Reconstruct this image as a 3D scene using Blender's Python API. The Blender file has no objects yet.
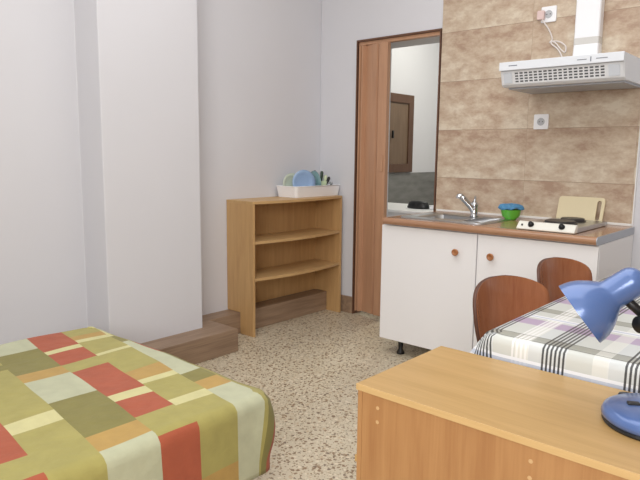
import bpy, bmesh, math, random
from mathutils import Vector, Matrix
random.seed(7)
PI = math.pi
C = bpy.context.scene.collection
S = bpy.context.scene

# ---------------------------------------------------------------- camera
yaw, pit, rol, FPX = math.radians(-41.42), math.radians(8.06), math.radians(.613), 608.0
fwd = Vector((math.sin(yaw)*math.cos(pit), math.cos(yaw)*math.cos(pit), -math.sin(pit)))
right = Vector((math.cos(yaw), -math.sin(yaw), 0))
up = right.cross(fwd)
r2 = right*math.cos(rol) + up*math.sin(rol)
u2 = -right*math.sin(rol) + up*math.cos(rol)
camd = bpy.data.cameras.new('camera'); cam = bpy.data.objects.new('camera', camd); C.objects.link(cam)
m = Matrix.Identity(4)
for i in range(3):
    m[i][0], m[i][1], m[i][2] = r2[i], u2[i], -fwd[i]
m.translation = Vector((3.144, -3.554, 1.2))
cam.matrix_world = m
camd.sensor_width = 36; camd.lens = FPX/640*36; camd.clip_start = .02
S.camera = cam
# ---------------------------------------------------------------- world, added lights, exposure
w = bpy.data.worlds.new('world'); S.world = w; w.use_nodes = True
w.node_tree.nodes['Background'].inputs[0].default_value = (.9, .95, 1, 1)
w.node_tree.nodes['Background'].inputs[1].default_value = .25
def area(name, loc, target, sx, sy, power, col=(1, 1, 1)):
    l = bpy.data.lights.new(name, 'AREA'); l.shape = 'RECTANGLE'; l.size = sx; l.size_y = sy
    l.energy = power; l.color = col
    o = bpy.data.objects.new(name, l); C.objects.link(o); o.location = loc
    o.rotation_euler = (Vector(target)-Vector(loc)).to_track_quat('-Z', 'Y').to_euler()
    return o
area('bounce_key_light', (3.5, -4.9, 1.85), (1.4, -.4, .8), 1.6, 1.2, 76, (1, .985, .965))  # soft key added behind the camera, like bounced flash; no window there
area('ceiling_fill_light', (1.9, -2.0, 2.93), (1.9, -2.0, 0), 2.4, 2.4, 41, (.97, .98, 1))  # broad overhead fill added to even out the room; no lamp seen
area('far_room_fill_light', (.5, 1.9, 2.9), (.2, 1.7, 0), .8, .8, 30, (1, .98, .86))  # fill added to brighten the room past the doorway; source unseen
S.view_settings.view_transform = 'Standard'; S.view_settings.look = 'None'
S.view_settings.gamma = 1; S.view_settings.use_curve_mapping = False
S.view_settings.exposure = 0.0

# ---------------------------------------------------------------- helpers
def lin(r, g=None, b=None):
    if g is None: r, g, b = r
    f = lambda c: (c/255/12.92) if c/255 <= .04045 else ((c/255+.055)/1.055)**2.4
    return (f(r), f(g), f(b), 1)
def node(nt, t, **kw):
    n = nt.nodes.new(t)
    for k, v in kw.items(): setattr(n, k, v)
    return n
def mat(name, col, rough=.6, metal=0, bump=0, bscale=60, coat=0, vary=0, vscale=3, stretch=(1, 1, 1), spec=.5, sheen=0):
    """principled material with a procedural noise in the colour (vary) and in the bump"""
    M = bpy.data.materials.new(name); M.use_nodes = True; nt = M.node_tree
    b = nt.nodes['Principled BSDF']; b.inputs['Roughness'].default_value = rough
    b.inputs['Metallic'].default_value = metal; b.inputs['Coat Weight'].default_value = coat
    b.inputs['Coat Roughness'].default_value = .12
    b.inputs['Specular IOR Level'].default_value = spec
    b.inputs['Sheen Weight'].default_value = sheen
    c = lin(col); b.inputs['Base Color'].default_value = c
    tc = node(nt, 'ShaderNodeTexCoord'); mp = node(nt, 'ShaderNodeMapping')
    mp.inputs['Scale'].default_value = stretch; nt.links.new(tc.outputs['Object'], mp.inputs[0])
    if vary:
        n = node(nt, 'ShaderNodeTexNoise'); n.inputs['Scale'].default_value = vscale; n.inputs['Detail'].default_value = 6
        nt.links.new(mp.outputs[0], n.inputs['Vector'])
        r = node(nt, 'ShaderNodeValToRGB')
        r.color_ramp.elements[0].position = .3; r.color_ramp.elements[1].position = .7
        r.color_ramp.elements[0].color = tuple(max(0, x*(1-vary)) for x in c[:3])+(1,)
        r.color_ramp.elements[1].color = tuple(min(1, x*(1+vary)) for x in c[:3])+(1,)
        nt.links.new(n.outputs[0], r.inputs[0]); nt.links.new(r.outputs[0], b.inputs['Base Color'])
    if bump:
        n = node(nt, 'ShaderNodeTexNoise'); n.inputs['Scale'].default_value = bscale; n.inputs['Detail'].default_value = 4
        nt.links.new(mp.outputs[0], n.inputs['Vector'])
        bp = node(nt, 'ShaderNodeBump'); bp.inputs['Strength'].default_value = bump; bp.inputs['Distance'].default_value = .01
        nt.links.new(n.outputs[0], bp.inputs['Height']); nt.links.new(bp.outputs[0], b.inputs['Normal'])
    return M
def obj(name, bm, m, parent=None, smooth=False, bevel=0, segs=2):
    me = bpy.data.meshes.new(name)
    bmesh.ops.recalc_face_normals(bm, faces=bm.faces)
    bm.to_mesh(me); bm.free()
    for mm in (m if isinstance(m, (list, tuple)) else [m]): me.materials.append(mm)
    o = bpy.data.objects.new(name, me); C.objects.link(o)
    if smooth:
        for p in me.polygons: p.use_smooth = True
    if bevel:
        md = o.modifiers.new('bevel', 'BEVEL'); md.width = bevel; md.segments = segs; md.limit_method = 'ANGLE'
        md.angle_limit = math.radians(40)
    if parent:
        o.parent = parent; o.matrix_parent_inverse = (Matrix.Translation(parent.location) @ parent.rotation_euler.to_matrix().to_4x4()).inverted()
    return o
def local(o):
    """keep a part's coordinates relative to its parent's own frame"""
    o.matrix_parent_inverse = Matrix.Identity(4); return o
def tag(o, label, cat, group=None):
    o['label'] = label; o['category'] = cat
    if group: o['group'] = group
    return o
def thing(name, label, cat, loc=(0, 0, 0), rz=0, group=None):
    o = bpy.data.objects.new(name, None); C.objects.link(o); o.location = loc; o.rotation_euler = (0, 0, rz)
    o.empty_display_size = .1
    return tag(o, label, cat, group)
def struct(name, bm, m, **k):
    o = obj(name, bm, m, **k); o['kind'] = 'structure'; return o
def box(bm, x0, x1, y0, y1, z0, z1, mi=0, M=None):
    vs = [bm.verts.new((x, y, z)) for x in (x0, x1) for y in (y0, y1) for z in (z0, z1)]
    if M: 
        for v in vs: v.co = M @ v.co
    for f in ((0, 1, 3, 2), (4, 6, 7, 5), (0, 4, 5, 1), (2, 3, 7, 6), (0, 2, 6, 4), (1, 5, 7, 3)):
        bm.faces.new([vs[i] for i in f]).material_index = mi
    return bm
def bx(*a, **k): return box(bmesh.new(), *a, **k)
def prism(poly, axis, a0, a1, bm=None):
    """extrude a 2-D outline along axis; poly gives the two other coordinates in x,y,z order"""
    bm = bm or bmesh.new()
    def P(p, a):
        c = list(p); c.insert(axis, a); return c
    A = [bm.verts.new(P(p, a0)) for p in poly]; B = [bm.verts.new(P(p, a1)) for p in poly]
    bm.faces.new(A); bm.faces.new(B[::-1]); n = len(poly)
    for i in range(n): bm.faces.new((A[i], B[i], B[(i+1) % n], A[(i+1) % n]))
    return bm
def lathe(prof, n=40, M=None, bm=None, cap0=True, cap1=True, mis=None):
    """prof = [(r,z)...] turned about z, then moved by M"""
    bm = bm or bmesh.new(); M = M or Matrix.Identity(4); rings = []
    for r, z in prof:
        rings.append([bm.verts.new(M @ Vector((r*math.cos(2*PI*i/n), r*math.sin(2*PI*i/n), z))) for i in range(n)])
    for k in range(len(rings)-1):
        for i in range(n):
            f = bm.faces.new((rings[k][i], rings[k][(i+1) % n], rings[k+1][(i+1) % n], rings[k+1][i]))
            if mis: f.material_index = mis[k]
    if cap0: bm.faces.new(rings[0][::-1])
    if cap1: bm.faces.new(rings[-1])
    return bm
def tube(pts, rad, n=12, bm=None):
    bm = bm or bmesh.new(); pts = [Vector(p) for p in pts]; rings = []
    rads = rad if isinstance(rad, (list, tuple)) else [rad]*len(pts)
    ref = None
    for i, p in enumerate(pts):
        d = (pts[min(i+1, len(pts)-1)]-pts[max(i-1, 0)]).normalized()
        if ref is None: ref = d.orthogonal().normalized()
        ref = (ref - d*ref.dot(d)).normalized(); q = d.cross(ref)
        rings.append([bm.verts.new(p+(ref*math.cos(2*PI*k/n)+q*math.sin(2*PI*k/n))*rads[i]) for k in range(n)])
    for a, b in zip(rings, rings[1:]):
        for k in range(n): bm.faces.new((a[k], a[(k+1) % n], b[(k+1) % n], b[k]))
    bm.faces.new(rings[0][::-1]); bm.faces.new(rings[-1])
    return bm
def smoothpts(pts, n=8):
    P = [Vector(p) for p in pts]; out = []
    for i in range(len(P)-1):
        a, b, c, d = P[max(i-1, 0)], P[i], P[i+1], P[min(i+2, len(P)-1)]
        for k in range(n):
            t = k/n
            out.append(.5*((2*b)+(c-a)*t+(2*a-5*b+4*c-d)*t*t+(3*b-a-3*c+d)*t**3))
    out.append(P[-1]); return out
def rrect(x0, x1, y0, y1, r, n=6):
    out = []
    for cx, cy, a in ((x1-r, y1-r, 0), (x0+r, y1-r, 90), (x0+r, y0+r, 180), (x1-r, y0+r, 270)):
        for k in range(n+1):
            t = math.radians(a+90*k/n); out.append((cx+r*math.cos(t), cy+r*math.sin(t)))
    return out

# ---------------------------------------------------------------- materials
m_wall = mat('white_wall_paint', (218, 218, 223), .55, bump=.06, bscale=14, vary=.015, vscale=1.5)
m_ceil = mat('white_ceiling_paint', (236, 236, 234), .8, bump=.05, bscale=20)
m_white = mat('white_laminate', (242, 241, 242), .35, bump=.01, bscale=300)
m_whiteedge = mat('white_edge', (238, 238, 238), .4, bump=.01)
m_plast = mat('white_plastic', (246, 247, 250), .35, bump=.01)
m_black = mat('black_plastic', (26, 26, 28), .4, bump=.02, bscale=200)
m_chrome = mat('chrome', (215, 218, 222), .12, 1, bump=.005)
m_steel = mat('brushed_steel', (186, 188, 190), .3, 1, bump=.05, bscale=80, stretch=(1, 12, 1))
m_alu = mat('aluminium_strip', (176, 180, 188), .4, .6, bump=.02)
m_blue = mat('blue_enamel', (86, 113, 168), .28, .15, bump=.01, bscale=300, coat=.5)
m_sealant = mat('white_sealant', (235, 235, 232), .5, bump=.02)
m_dark = mat('dark_gap', (40, 38, 38), .8, bump=.02)
m_brass = mat('dark_handle_metal', (70, 60, 50), .4, .8, bump=.02)

def wood(name, c0, c1, rough, axis, scale=1.0, coat=0, bump=.05):
    """grain runs along axis (0,1,2)"""
    M = bpy.data.materials.new(name); M.use_nodes = True; nt = M.node_tree; b = nt.nodes['Principled BSDF']
    b.inputs['Roughness'].default_value = rough; b.inputs['Coat Weight'].default_value = coat
    b.inputs['Coat Roughness'].default_value = .1
    tc = node(nt, 'ShaderNodeTexCoord'); mp = node(nt, 'ShaderNodeMapping')
    s = [14*scale]*3; s[axis] = 1.1*scale; mp.inputs['Scale'].default_value = s
    nt.links.new(tc.outputs['Object'], mp.inputs[0])
    n = node(nt, 'ShaderNodeTexNoise'); n.inputs['Scale'].default_value = 2.2; n.inputs['Detail'].default_value = 8
    n.inputs['Distortion'].default_value = .6
    nt.links.new(mp.outputs[0], n.inputs['Vector'])
    mp2 = node(nt, 'ShaderNodeMapping'); s2 = [150*scale]*3; s2[axis] = 5*scale; mp2.inputs['Scale'].default_value = s2
    nt.links.new(tc.outputs['Object'], mp2.inputs[0])
    n2 = node(nt, 'ShaderNodeTexNoise'); n2.inputs['Scale'].default_value = 1.5; n2.inputs['Detail'].default_value = 3
    nt.links.new(mp2.outputs[0], n2.inputs['Vector'])
    mx = node(nt, 'ShaderNodeMath', operation='MULTIPLY_ADD'); mx.inputs[1].default_value = .35
    nt.links.new(n2.outputs[0], mx.inputs[0])
    m2 = node(nt, 'ShaderNodeMath', operation='MULTIPLY'); m2.inputs[1].default_value = .65
    nt.links.new(n.outputs[0], m2.inputs[0]); nt.links.new(m2.outputs[0], mx.inputs[2])
    r = node(nt, 'ShaderNodeValToRGB'); r.color_ramp.elements[0].position = .32; r.color_ramp.elements[1].position = .68
    r.color_ramp.elements[0].color = lin(c0); r.color_ramp.elements[1].color = lin(c1)
    nt.links.new(mx.outputs[0], r.inputs[0]); nt.links.new(r.outputs[0], b.inputs['Base Color'])
    bp = node(nt, 'ShaderNodeBump'); bp.inputs['Strength'].default_value = bump; bp.inputs['Distance'].default_value = .005
    nt.links.new(mx.outputs[0], bp.inputs['Height']); nt.links.new(bp.outputs[0], b.inputs['Normal'])
    return M
m_beech = wood('beech_veneer_upright', (186, 146, 98), (206, 168, 116), .45, 2)
m_beechy = wood('beech_veneer_shelf', (188, 150, 102), (208, 172, 120), .45, 1)
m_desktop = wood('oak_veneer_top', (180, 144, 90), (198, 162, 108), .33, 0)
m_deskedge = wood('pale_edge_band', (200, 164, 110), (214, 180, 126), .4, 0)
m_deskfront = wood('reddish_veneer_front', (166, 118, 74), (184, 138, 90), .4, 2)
m_work = wood('worktop_laminate', (158, 116, 88), (182, 140, 108), .22, 0, coat=.3)
m_doorw = wood('folding_door_laminate', (180, 136, 106), (196, 152, 120), .35, 2, coat=.1)
m_knob = wood('orange_wood_knob', (164, 104, 62), (184, 124, 80), .35, 2)
m_frame = wood('dark_door_trim', (92, 62, 46), (116, 82, 62), .5, 2)
m_shutter = wood('dark_walnut', (84, 58, 44), (104, 76, 58), .5, 2)
m_shpanel = wood('walnut_panel', (104, 84, 66), (124, 102, 82), .5, 2)
m_step = wood('grey_brown_wood_tile', (128, 104, 84), (168, 142, 118), .45, 1, .8)
m_chair = wood('brown_bentwood', (146, 88, 57), (168, 108, 73), .26, 2, coat=.4)
m_chairedge = mat('bentwood_edge', (92, 58, 44), .5, bump=.02)

def terrazzo():
    M = bpy.data.materials.new('beige_terrazzo'); M.use_nodes = True; nt = M.node_tree; b = nt.nodes['Principled BSDF']
    b.inputs['Roughness'].default_value = .38
    tc = node(nt, 'ShaderNodeTexCoord')
    prev = None
    def layer(scale, dist, stops, prev, thr):
        v = node(nt, 'ShaderNodeTexVoronoi'); v.inputs['Scale'].default_value = scale; v.inputs['Randomness'].default_value = 1
        nt.links.new(dist, v.inputs['Vector'])
        r = node(nt, 'ShaderNodeValToRGB'); r.color_ramp.interpolation = 'CONSTANT'
        while len(r.color_ramp.elements) < len(stops): r.color_ramp.elements.new(.5)
        for e, (p, c) in zip(r.color_ramp.elements, stops): e.position = p; e.color = lin(c)
        sep = node(nt, 'ShaderNodeSeparateColor'); nt.links.new(v.outputs['Color'], sep.inputs[0])
        nt.links.new(sep.outputs[0], r.inputs[0])
        lt = node(nt, 'ShaderNodeMath', operation='LESS_THAN'); lt.inputs[1].default_value = thr
        nt.links.new(v.outputs['Distance'], lt.inputs[0])
        g = node(nt, 'ShaderNodeMath', operation='GREATER_THAN'); g.inputs[1].default_value = .35
        nt.links.new(sep.outputs[1], g.inputs[0])
        mu = node(nt, 'ShaderNodeMath', operation='MULTIPLY'); nt.links.new(lt.outputs[0], mu.inputs[0]); nt.links.new(g.outputs[0], mu.inputs[1])
        mx = node(nt, 'ShaderNodeMix', data_type='RGBA'); nt.links.new(mu.outputs[0], mx.inputs[0])
        nt.links.new(prev, mx.inputs[6]); nt.links.new(r.outputs[0], mx.inputs[7])
        return mx.outputs[2]
    nz = node(nt, 'ShaderNodeTexNoise'); nz.inputs['Scale'].default_value = 60
    nt.links.new(tc.outputs['Object'], nz.inputs['Vector'])
    ad = node(nt, 'ShaderNodeMix', data_type='VECTOR'); ad.inputs[0].default_value = .02
    nt.links.new(tc.outputs['Object'], ad.inputs[4]); nt.links.new(nz.outputs['Color'], ad.inputs[5])
    base = node(nt, 'ShaderNodeTexNoise'); base.inputs['Scale'].default_value = 4; nt.links.new(tc.outputs['Object'], base.inputs['Vector'])
    br = node(nt, 'ShaderNodeValToRGB'); br.color_ramp.elements[0].color = lin(196, 184, 160); br.color_ramp.elements[1].color = lin(212, 202, 180)
    nt.links.new(base.outputs[0], br.inputs[0])
    a = layer(120, ad.outputs[1], [(0, (160, 140, 112)), (.3, (214, 202, 178)), (.6, (150, 128, 102)), (.8, (186, 168, 140))], br.outputs[0], .45)
    c = layer(58, ad.outputs[1], [(0, (136, 112, 86)), (.3, (220, 208, 186)), (.55, (146, 120, 92)), (.75, (128, 110, 92)), (.88, (196, 176, 146))], a, .40)
    nt.links.new(c, b.inputs['Base Color'])
    return M
m_floor = terrazzo()

def tiles():
    """beige travertine-look wall tile, 60 x 30.5 cm, cloudy, each tile with a paler band of stone low down"""
    M = bpy.data.materials.new('beige_stone_tile'); M.use_nodes = True; nt = M.node_tree; b = nt.nodes['Principled BSDF']
    b.inputs['Roughness'].default_value = .35
    tc = node(nt, 'ShaderNodeTexCoord'); sp = node(nt, 'ShaderNodeSeparateXYZ'); nt.links.new(tc.outputs['Object'], sp.inputs[0])
    def math_(op, a, b_=None, c=None):
        n = node(nt, 'ShaderNodeMath', operation=op)
        for i, x in enumerate((a, b_, c)):
            if x is None: continue
            if isinstance(x, (int, float)): n.inputs[i].default_value = x
            else: nt.links.new(x, n.inputs[i])
        return n.outputs[0]
    row = math_('DIVIDE', math_('SUBTRACT', sp.outputs[2], 1.0545), .305)
    colx = math_('DIVIDE', math_('SUBTRACT', sp.outputs[0], 1.04), .6)
    fr = math_('FRACT', row); fc = math_('FRACT', colx); ir = math_('FLOOR', row); ic = math_('FLOOR', colx)
    # offset texture per tile
    cb = node(nt, 'ShaderNodeCombineXYZ'); nt.links.new(math_('MULTIPLY', ir, 3.7), cb.inputs[0]); nt.links.new(math_('MULTIPLY', ic, 5.3), cb.inputs[1])
    va = node(nt, 'ShaderNodeVectorMath', operation='ADD'); nt.links.new(tc.outputs['Object'], va.inputs[0]); nt.links.new(cb.outputs[0], va.inputs[1])
    mp = node(nt, 'ShaderNodeMapping'); mp.inputs['Scale'].default_value = (1, 1, 1.7); nt.links.new(va.outputs[0], mp.inputs[0])
    n1 = node(nt, 'ShaderNodeTexNoise'); n1.inputs['Scale'].default_value = 7.5; n1.inputs['Detail'].default_value = 10; n1.inputs['Roughness'].default_value = .7
    nt.links.new(mp.outputs[0], n1.inputs['Vector'])
    v = math_('ADD', n1.outputs[0], math_('MULTIPLY', math_('SUBTRACT', .5, fr), .16))
    r = node(nt, 'ShaderNodeValToRGB')
    st = [(.35, (174, 147, 126)), (.46, (192, 170, 148)), (.55, (203, 185, 163)), (.66, (218, 205, 185))]
    while len(r.color_ramp.elements) < 4: r.color_ramp.elements.new(.5)
    for e, (p, c) in zip(r.color_ramp.elements, st): e.position = p; e.color = lin(c)
    nt.links.new(v, r.inputs[0])
    n3 = node(nt, 'ShaderNodeTexNoise'); n3.inputs['Scale'].default_value = 9; n3.inputs['Detail'].default_value = 6
    nt.links.new(mp.outputs[0], n3.inputs['Vector'])
    rr = node(nt, 'ShaderNodeValToRGB'); rr.color_ramp.elements[0].position = .62; rr.color_ramp.elements[1].position = .75
    rr.color_ramp.elements[0].color = (0, 0, 0, 1); rr.color_ramp.elements[1].color = (.4, .4, .4, 1)
    nt.links.new(n3.outputs[0], rr.inputs[0])
    mx = node(nt, 'ShaderNodeMix', data_type='RGBA'); nt.links.new(rr.outputs[0], mx.inputs[0]); nt.links.new(r.outputs[0], mx.inputs[6]); mx.inputs[7].default_value = lin(150, 108, 84)
    g1 = math_('LESS_THAN', fr, .009); g2 = math_('LESS_THAN', fc, .004); g = math_('MAXIMUM', g1, math_('MULTIPLY', g2, .5))
    mg = node(nt, 'ShaderNodeMix', data_type='RGBA'); nt.links.new(g, mg.inputs[0]); nt.links.new(mx.outputs[2], mg.inputs[6]); mg.inputs[7].default_value = lin(158, 136, 116)
    nt.links.new(mg.outputs[2], b.inputs['Base Color'])
    bp = node(nt, 'ShaderNodeBump'); bp.inputs['Strength'].default_value = .3; bp.inputs['Distance'].default_value = .002; bp.invert = True
    nt.links.new(g, bp.inputs['Height']); nt.links.new(bp.outputs[0], b.inputs['Normal'])
    return M
m_tile = tiles()
m_greytile = mat('grey_slate_tile', (122, 122, 120), .5, bump=.05, bscale=30, vary=.25, vscale=4, stretch=(1, 1, 4))

# ---------------------------------------------------------------- room shell
H = 3.0
struct('floor', bx(-.9, 4.9, -5.7, 3.4, -.06, 0), m_floor)
struct('ceiling', bx(-.9, 4.9, -5.7, 3.4, H, H+.06), m_ceil)
bm = bmesh.new()   # left wall with its chimney breast, one outline
prism([(-.12, -5.7), (0, -5.7), (0, -1.94), (.232, -1.94), (.232, -1.325), (0, -1.325), (0, .0), (-.12, .0)], 2, 0, H, bm)
struct('wall_left', bm, m_wall, bevel=.006)
bm = bmesh.new()   # kitchen wall with the doorway cut out
prism([(-.12, 0), (.352, 0), (.352, 2.005), (1.04, 2.005), (1.04, 0), (4.9, 0), (4.9, H), (-.12, H)], 1, 0, .42, bm)
struct('wall_back', bm, m_wall)
struct('wall_right', bx(4.8, 4.92, -5.7, 0, 0, H), mat('tan_low_bounce_wall', (160, 140, 120), .7, bump=.05))  # unseen wall given a darker tan to cut bounce onto cabinet and hood sides
struct('wall_front', bx(-.12, 4.9, -5.72, -5.6, 0, H), m_wall)
# far room seen through the doorway
bm = bx(-.72, -.6, .42, 3.2, 0, H)
struct('wall_far_left', bm, m_wall)
struct('wall_far_back', bx(-.72, 1.9, 3.2, 3.32, 0, H), m_wall)
struct('wall_far_right', bx(1.78, 1.9, .42, 3.2, 0, H), m_wall)
struct('trim_1', bx(-.6, -.588, .42, 3.2, 0, 1.005), m_greytile)
# tiled splashback and its white edge trim
struct('trim_2', bx(1.045, 2.25, -.012, 0, .0, H), m_tile)
struct('trim_3', bx(2.25, 2.256, -.014, 0, 0, H), m_whiteedge)
# wood-look tiled ledge along the left wall, wider at the chimney breast
bm = bmesh.new()
prism([(0, -1.95), (.232, -1.95), (.402, -1.95), (.402, -1.19), (.13, -1.19), (.13, 0), (0, 0)], 2, 0, .143, bm)
struct('baseboard_left', bm, m_step, bevel=.003)
struct('baseboard_left_corner', bx(0, .13, -3.6, -1.955, 0, .143), m_step, bevel=.003)
struct('baseboard_back', bx(.13, .352, -.016, 0, 0, .128), m_step, bevel=.002)

# ---------------------------------------------------------------- folding door
d = bpy.data.objects.new('door_1', None); C.objects.link(d); d.location = (.352, 0, 0); d['kind'] = 'structure'
bm = bmesh.new()
prism([(.352, 0), (.362, 0), (.362, 1.993), (1.030, 1.993), (1.030, 0), (1.04, 0), (1.04, 2.005), (.352, 2.005)], 1, -.016, .08, bm)
obj('door_frame', bm, m_frame, d)
obj('door_track', bx(.362, 1.03, .0, .04, 1.968, 1.993), m_doorw, d, bevel=.003)
zb, zt = .028, 1.967
def leaf(x0, y0, x1, y1, t=.009):
    v = Vector((x1-x0, y1-y0, 0)); n = Vector((-v.y, v.x, 0)).normalized()*t/2
    a, b_ = Vector((x0, y0, 0)), Vector((x1, y1, 0))
    return prism([(a+n)[:2], (b_+n)[:2], (b_-n)[:2], (a-n)[:2]], 2, zb, zt)
pts = [(.366, .035), (.378, -.012), (.392, .03), (.404, -.014), (.418, .02), (.532, -.006), (.546, .022), (.556, -.016)]
for (a, b_), (c_, d_) in zip(pts, pts[1:]):
    obj('door_panel', leaf(a, b_, c_, d_), m_doorw, d, bevel=.002)
obj('door_panel', bx(.556, .628, -.022, .02, zb, zt), m_doorw, d, bevel=.005)
bm = lathe([(.0, 0), (.011, 0), (.009, .010), (.015, .016), (.013, .026), (.0, .028)], 16, Matrix.Translation((.604, -.022, 1.17)) @ Matrix.Rotation(PI/2, 4, 'X'), cap0=False, cap1=False)
obj('door_handle', prism(rrect(.592, .612, 1.08, 1.20, .008), 1, -.030, -.022), m_doorw, d, bevel=.003)
bm.free()

# ---------------------------------------------------------------- far room things
t = thing('wooden_shutter', 'dark walnut shutter door with a framed panel on the wall beyond the doorway', 'shutter', (-.6, 1.45, 1.01))
y0, y1, z0, z1 = 1.45, 2.175, 1.012, 1.835
bm = bmesh.new()
o_ = [(y0, z0), (y1, z0), (y1, z1), (y0, z1)]; i_ = [(y0+.09, z0+.09), (y1-.09, z0+.09), (y1-.09, z1-.09), (y0+.09, z1-.09)]
VA = {}
def fr_ring(bm, o_, i_, xa, xb, axis=0):
    def P(p, a):
        c = list(p); c.insert(axis, a); return c
    A = [bm.verts.new(P(p, xa)) for p in o_]; B = [bm.verts.new(P(p, xb)) for p in o_]
    E_ = [bm.verts.new(P(p, xa)) for p in i_]; F = [bm.verts.new(P(p, xb)) for p in i_]
    for k in range(4):
        j = (k+1) % 4
        bm.faces.new((A[k], A[j], E_[j], E_[k])); bm.faces.new((B[k], F[k], F[j], B[j]))
        bm.faces.new((A[k], B[k], B[j], A[j])); bm.faces.new((E_[k], E_[j], F[j], F[k]))
    return bm
obj('shutter_frame', fr_ring(bm, o_, i_, -.6, -.565), m_shutter, t, bevel=.003)
obj('shutter_panel', bx(-.6, -.58, y0+.091, y1-.091, z0+.091, z1-.091), m_shpanel, t)
obj('latch', bx(-.564, -.545, 1.76, 1.78, 1.37, 1.45), m_black, t, bevel=.003)
t = thing('white_counter', 'low white counter standing beyond the doorway below the grey tiles', 'counter', (.2, .95, 0))
obj('countertop', bx(-.588, .95, .60, 1.22, .725, .75), m_whiteedge, t, bevel=.006)
obj('cabinet_body', bx(-.588, .93, .64, 1.2, .0, .724), m_white, t)
t = tag(obj('black_case', lathe([(.0, 0), (.075, 0), (.08, .01), (.066, .055), (.05, .066), (.0, .068)], 24, Matrix.Translation((.36, .86, .751)) @ Matrix.Diagonal((1.35, .7, .95, 1)), cap0=False, cap1=False), m_black, smooth=True),
        'small black case lying on the white counter beyond the doorway', 'case')
tag(obj('soap_bar', prism(rrect(.485, .55, .82, .87, .015), 2, .751, .785), m_plast, bevel=.008), 'small white block beside the black case beyond the doorway', 'soap')

# ---------------------------------------------------------------- bookcase
bh, yL, yR, dp = .893, -.938, -.040, .262
t = thing('bookcase', 'low beech bookcase with three bowed shelves standing against the left wall', 'bookcase', (0, -.48, 0))
side = [(.132, 0), (dp, 0), (dp, bh-.018), (.002, bh-.018), (.002, .146), (.132, .146)]
obj('side_panel', prism(side, 1, yL, yL+.018), m_beech, t, bevel=.001)
obj('side_panel', prism(side, 1, yR-.018, yR), m_beech, t, bevel=.001)
def bowed(x0, x1, ya, yb, bow, n=16):
    p = [(x0, ya)] + [(x1+bow*math.sin(PI*k/n), ya+(yb-ya)*k/n) for k in range(n+1)] + [(x0, yb)]
    return p
obj('top_board', prism(bowed(.002, dp, yL, yR, .045), 2, bh-.018, bh), m_beechy, t, bevel=.001)
for z in (.632, .388):
    obj('shelf', prism(bowed(.012, dp-.004, yL+.018, yR-.018, .045), 2, z-.018, z), m_beechy, t, bevel=.001)
obj('back_panel', bx(.003, .010, yL+.018, yR-.018, .146, bh-.018), m_beech, t)

# dish rack on the bookcase
t = thing('dish_tray', 'white plastic dish tray standing on top of the beech bookcase', 'tray', (.12, -.25, bh))
def tray():
    bm = bmesh.new(); z = bh+.001; out0 = rrect(.030, .215, -.490, -.027, .02); out1 = rrect(.018, .228, -.502, -.015, .025)
    in1 = rrect(.025, .221, -.495, -.022, .02); in0 = rrect(.037, .208, -.483, -.034, .016)
    R = [[bm.verts.new((x, y, zz)) for x, y in ring] for ring, zz in ((out0, z), (out1, z+.076), (in1, z+.076), (in0, z+.006))]
    n = len(out0)
    for a, b_ in zip(R, R[1:]):
        for k in range(n): bm.faces.new((a[k], a[(k+1) % n], b_[(k+1) % n], b_[k]))
    bm.faces.new(R[0]); bm.faces.new(R[3]); return bm
obj('tray_body', tray(), m_plast, t, smooth=False)
bm = bmesh.new(); 
obj('tray_rim', tube([(x, y, bh+.077) for x, y in rrect(.0195, .2265, -.5005, -.0165, .025)]+[(.2265, -.0415, bh+.077)], .004, 8), m_plast, t, smooth=True)
m_plate = mat('pale_blue_glaze', (150, 178, 214), .25, bump=.01, coat=.4)
m_plate2 = mat('pale_green_glaze', (196, 206, 188), .3, bump=.01, coat=.3)
def plate(r, loc, tilt, rz, m, label):
    M = Matrix.Translation(loc) @ Matrix.Rotation(rz, 4, 'Z') @ Matrix.Rotation(PI/2+tilt, 4, 'Y')
    prof = [(0, 0), (r*.6, .0), (r*.7, .004), (r, .016), (r, .019), (r*.68, .008), (r*.58, .004), (0, .004)]
    tag(obj('plate', lathe(prof, 36, M, cap0=False, cap1=False), m, smooth=True), label, 'plate', 'plates in the dish tray')
pz = bh+.012
plate(.078, (.082, -.405, pz+.077), -.10, -.25, m_plate2, 'pale green plate upright in the dish tray, leftmost, behind the blue one')
plate(.090, (.135, -.335, pz+.089), -.10, -.42, m_plate, 'light blue plate standing upright in the front of the dish tray')
plate(.086, (.13, -.225, pz+.085), -.08, 1.3, mat('teal_glaze', (112, 146, 150), .3, bump=.01), 'teal plate seen nearly edge-on beside the blue plate')
m_cup = mat('green_white_plastic', (196, 214, 176), .35, bump=.02, vary=.2, vscale=20)
tag(obj('cutlery_cup', lathe([(0, 0), (.032, 0), (.040, .095), (.0375, .095), (.030, .003), (0, .003)], 24, Matrix.Translation((.12, -.115, pz+.0)), cap0=False, cap1=False), m_cup, smooth=True),
    'pale green cutlery cup standing in the right end of the dish tray', 'cup')
cc = Vector((.12, -.115, 0))
m_leaf = mat('white_green_handle', (214, 224, 190), .35, bump=.02); m_dgreen = mat('dark_green_plastic', (58, 78, 64), .4, bump=.02)
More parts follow.
